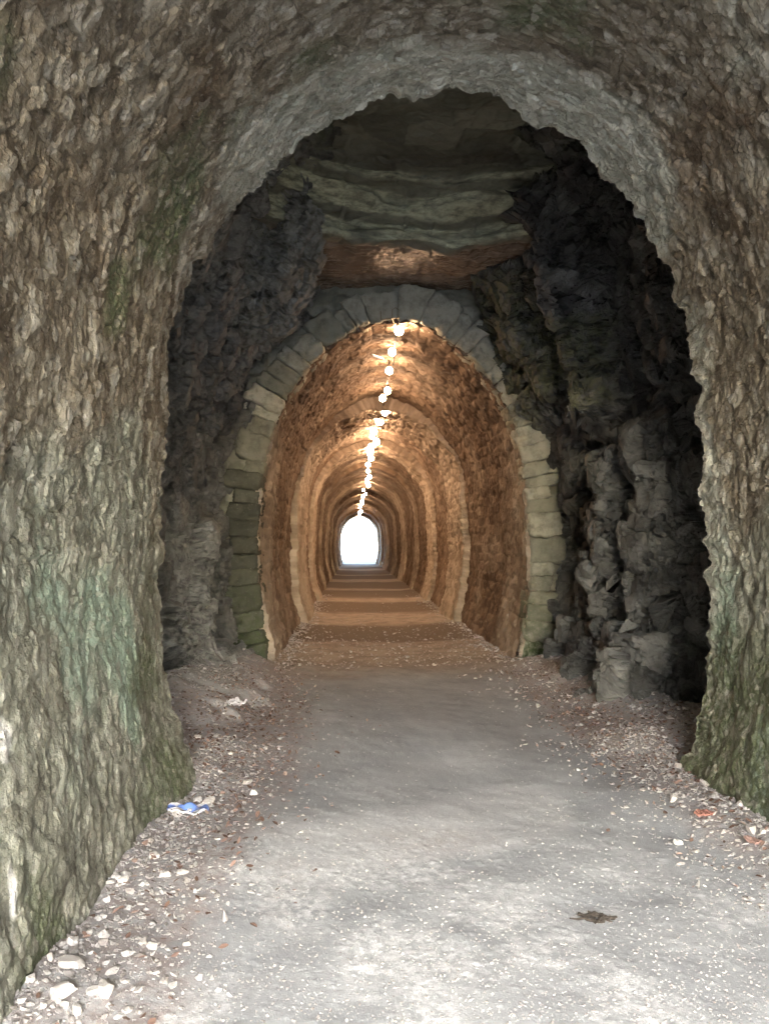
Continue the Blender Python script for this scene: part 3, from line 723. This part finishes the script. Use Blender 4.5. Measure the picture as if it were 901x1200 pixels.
def m_packet():
    m = Mat('blue_white_film', .35, .5)
    v = m.n('ShaderNodeSeparateXYZ'); m.ln(m.co, v.inputs[0])
    st = m.rng(m.math('ADD', v.outputs[1], m.math('MULTIPLY', m.noise(14, 2), .05)), .055, .062)
    st2 = m.rng(m.math('ADD', v.outputs[1], m.math('MULTIPLY', m.noise(11, 2), .05)), -.015, -.02)
    c = m.mix(m.noise(9, 3), (.06, .14, .50), (.22, .34, .72))
    m.color(m.mix(m.math('MAXIMUM', st, st2), c, (.75, .77, .82))); return m.m
scrap('crumpled_packet', -1.56, 4.84, .115, .07, .25, m_packet(), 1, 'crumpled blue and white plastic packet lying at the foot of the left wall', 'litter')
scrap('crumpled_tissue', -1.63, 7.25, .075, .07, .8, m_simple('tissue', (.80, .80, .86), .9, sc_=30, var=.1), 3, 'crumpled whitish tissue on the leaves beyond the blue packet', 'litter', .05)
scrap('red_scrap', 1.42, 4.52, .05, .035, .6, m_simple('red_scrap', (.40, .19, .15), .7, sc_=25), 5, 'crumpled orange red scrap lying near the foot of the right wall', 'litter', .02)
scrap('red_scrap', 1.50, 4.12, .04, .025, 1.9, m_simple('pale_red_scrap', (.44, .29, .25), .7, sc_=25), 7, 'faded reddish scrap nearer the camera at the right wall foot', 'litter', .02)
def twigs():
    bm = bmesh.new(); r = random.Random(4)
    for k in range(18):
        a = r.uniform(-.7, .7); L = r.uniform(.02, .05); c = (r.gauss(0, .035), r.gauss(0, .022), .006)
        p = [(c[0] + math.cos(a) * L * t, c[1] + math.sin(a) * L * t, c[2] + .006 * math.sin(3 * t + k)) for t in (-1, -.4, .3, 1)]
        tube(bm, p, r.uniform(.003, .006), 5)
    o = bm_link('twig_tuft', bm, m_simple('dark_twig', (.05, .042, .035), .9))
    o.location = (.46, 3.46, float(h_path(np.array(.46), np.array(3.46))))
    tag(o, 'small dark tuft of broken twigs on the pale gravel path', 'twigs')
twigs()

# ------------------------------------------------------------------ lamps
M_METAL = m_simple('lamp_metal', (.18, .17, .16), .5, .6)
M_WIRE = m_simple('old_wire', (.30, .24, .17), .5, .5)
M_CABLE = m_simple('black_cable', (.03, .03, .03), .6)
LAMP = m_glow(9., (1., .62, .36))
LZ = 4.42
def make_lamp():
    root = empty('ceiling_lamp')
    bm = bmesh.new(); bmesh.ops.create_cone(bm, cap_ends=True, segments=14, radius1=.055, radius2=.04, depth=.05)
    for v in bm.verts: v.co.z += .115
    bmesh.ops.bevel(bm, geom=bm.edges[:], offset=.006, segments=1, affect='EDGES')
    tube(bm, [(0, 0, .12), (0, 0, .3)], .012, 8)
    bm_link('base', bm, M_METAL, root, True)
    bm = bmesh.new(); bmesh.ops.create_icosphere(bm, subdivisions=2, radius=.088)
    bm_link('globe', bm, LAMP, root, True)
    return root
lamp0 = make_lamp()
ys = [11.16, 12.25, 13.4, 14.5, 15.5, 16.8]
y = 18.0
while y < 77: ys.append(y); y += y * random.choice([.045, .06, .075])
LAB = ['first glowing lamp at the crown of the tunnel mouth under the wire bracket', 'second glowing lamp behind the tunnel mouth, beside a tilted shiny plate',
       'third glowing lamp from the tunnel mouth, hanging alone', 'fourth glowing lamp from the tunnel mouth, tall and bright', 'fifth glowing lamp from the tunnel mouth, close under the fourth']
for i, y in enumerate(ys):
    if i == 0: r = lamp0
    else:
        r = lamp0.copy(); COL.objects.link(r)
        for ch in lamp0.children:
            c = ch.copy(); COL.objects.link(c); c.parent = r
    r.location = (.12 * random.uniform(-1, 1) - (.04 if i == 1 else 0), y, LZ + .05 * random.uniform(-1, 1) + (.25 if i == 0 else .18 if i < 3 else .06 if i < 5 else 0))
    k = random.uniform(.85, 1.3) * (.66 if i < 5 else .85); r.scale = (k, k, k)
    tag(r, LAB[i] if i < len(LAB) else 'warm glowing ceiling lamp in the merging chain farther down the tunnel', 'lamp', 'lamps along the tunnel crown')
bm = bmesh.new(); pts = []
for i, y in enumerate(np.arange(11.0, 77, .55)): pts.append((.05 + .02 * math.sin(y * 2.1), y, (4.70 if y < 12.6 else 4.56) + .035 * abs(math.sin(y * 2.7))))
tube(bm, pts, .009, 6)
tag(bm_link('power_cable', bm, M_CABLE, None, True), 'thin dark cable running along the tunnel crown above the lamps', 'cable')
bm = bmesh.new()
z0 = 4.78
tube(bm, [(-.045, 10.9, z0), (-.045, 10.9, z0 + .12), (0, 10.9, z0 + .15), (.045, 10.9, z0 + .12), (.045, 10.9, z0), (-.045, 10.9, z0)], .006, 6)
tube(bm, [(-.2, 10.92, z0 - .02), (-.205, 10.9, z0 + .10)], .006, 6)
tube(bm, [(-.2, 10.92, z0 - .02), (-.045, 10.9, z0), (0, 11.12, z0 - .03)], .006, 6)
tag(bm_link('wire_bracket', bm, M_WIRE), 'bent wire bracket sticking up in front of the arch crown', 'bracket')
bm = bmesh.new(); bmesh.ops.create_cube(bm, size=1.)
for v in bm.verts: v.co = (v.co.x * .20, v.co.y * .14, v.co.z * .02)
bmesh.ops.bevel(bm, geom=bm.edges[:], offset=.006, segments=2, affect='EDGES')
o = bm_link('lamp_plate', bm, m_simple('white_enamel', (.75, .78, .82), .25, .0, .6, .1)); o.location = (-.20, 12.22, 4.55); o.rotation_euler = (.5, .25, .3)
tag(o, 'small tilted white plate hanging left of the second lamp', 'plate')

# ------------------------------------------------------------------ outside: hill over the tunnel, ground, sky
def hill():
    n = 60
    th = np.linspace(math.pi, 0, n)
    ys = np.r_[Y_MOUTH, np.linspace(Y_MOUTH + 4, Y_EXIT - 4, 20), Y_EXIT]
    T, Y = np.meshgrid(th, ys, indexing='ij'); T, Y = T.T, Y.T
    rr = 1 + .12 * fbm(T * 2, Y * .12, 0 * T, 3, 1001)
    X = 16 * np.cos(T) * rr; Z = 13 * np.sin(T) * rr - .3
    V = np.stack([X, Y, Z], -1)
    F = grid_faces(len(ys), n)
    s = np.linspace(0, S_LEN, n); px, pz, _, _ = prof(s)
    Vs = [V.reshape(-1, 3)]; Fs = [F]; off = V.size // 3
    for k, yy in ((0, Y_MOUTH), (len(ys) - 1, Y_EXIT)):
        inner = np.stack([px * 1.0, np.full(n, yy), pz], -1); t = np.linspace(0, 1, 6)[:, None, None]
        cap = inner[None] * (1 - t) + V[k][None] * t
        Vs.append(cap.reshape(-1, 3)); Fs.append(grid_faces(6, n) + off); off += 6 * n
    m = Mat('hill_scrub', .9, .2); m.color(m.mix(m.noise(1.5, 6, .65), (.05, .065, .03), (.17, .16, .12))); m.bump(m.noise(4, 6), .6, .1)
    tag(link('hillside', raw_mesh('hillside', np.concatenate(Vs), np.concatenate(Fs)), m.m), 'rocky hillside above the tunnel', 'hill', kind='structure')
hill()
m = Mat('dry_ground', .9, .2); m.color(m.mix(m.noise(.6, 6, .65), (.33, .335, .34), (.45, .455, .46)))
g = np.linspace(-400, 400, 41); GY, GX = np.meshgrid(g, g, indexing='ij')
tag(link('ground', grid_mesh('ground', np.stack([GX, GY, 0 * GX - .16], -1), flip=True), m.m), 'pale dry ground outside the tunnel', 'ground', kind='structure')

# ------------------------------------------------------------------ light, camera, render
SUN_EL, SUN_AZ = 30, 180                # sun behind the camera
w = bpy.data.worlds.new('World'); sc.world = w; w.use_nodes = True
nt = w.node_tree; bg = nt.nodes['Background']
sky = nt.nodes.new('ShaderNodeTexSky'); sky.sky_type = 'NISHITA'; sky.sun_disc = False
sky.sun_elevation = R(SUN_EL); sky.sun_rotation = R(SUN_AZ); sky.dust_density = 1.2; sky.air_density = 1.; sky.ozone_density = 1.
nt.links.new(sky.outputs[0], bg.inputs[0]); bg.inputs[1].default_value = .15
sd = bpy.data.lights.new('sun', 'SUN'); sd.energy = .5; sd.angle = R(22); sd.color = (1, .985, .955)
so = bpy.data.objects.new('sun', sd); COL.objects.link(so); so.rotation_euler = (R(90 - SUN_EL), 0, R(0)); so.location = (0, -20, 15)

cd = bpy.data.cameras.new('camera'); cam = bpy.data.objects.new('camera', cd); COL.objects.link(cam); sc.camera = cam
cd.sensor_fit = 'VERTICAL'; cd.sensor_height = 36; cd.lens = 930 / 1200 * 36
cam.location = (-.58, 0, 1.6)
cam.rotation_euler = (R(90) + math.atan(41 / 930), 0, -math.atan(36.5 / 930))
cd.clip_start = .05; cd.clip_end = 1500
sc.view_settings.view_transform = 'Standard'; sc.view_settings.look = 'None'; sc.view_settings.gamma = 1; sc.view_settings.use_curve_mapping = False
sc.view_settings.exposure = 4.85
cy = sc.cycles
cy.use_denoising = True; cy.max_bounces = 10; cy.diffuse_bounces = 8; cy.glossy_bounces = 3; cy.use_light_tree = True; cy.sample_clamp_indirect = 8
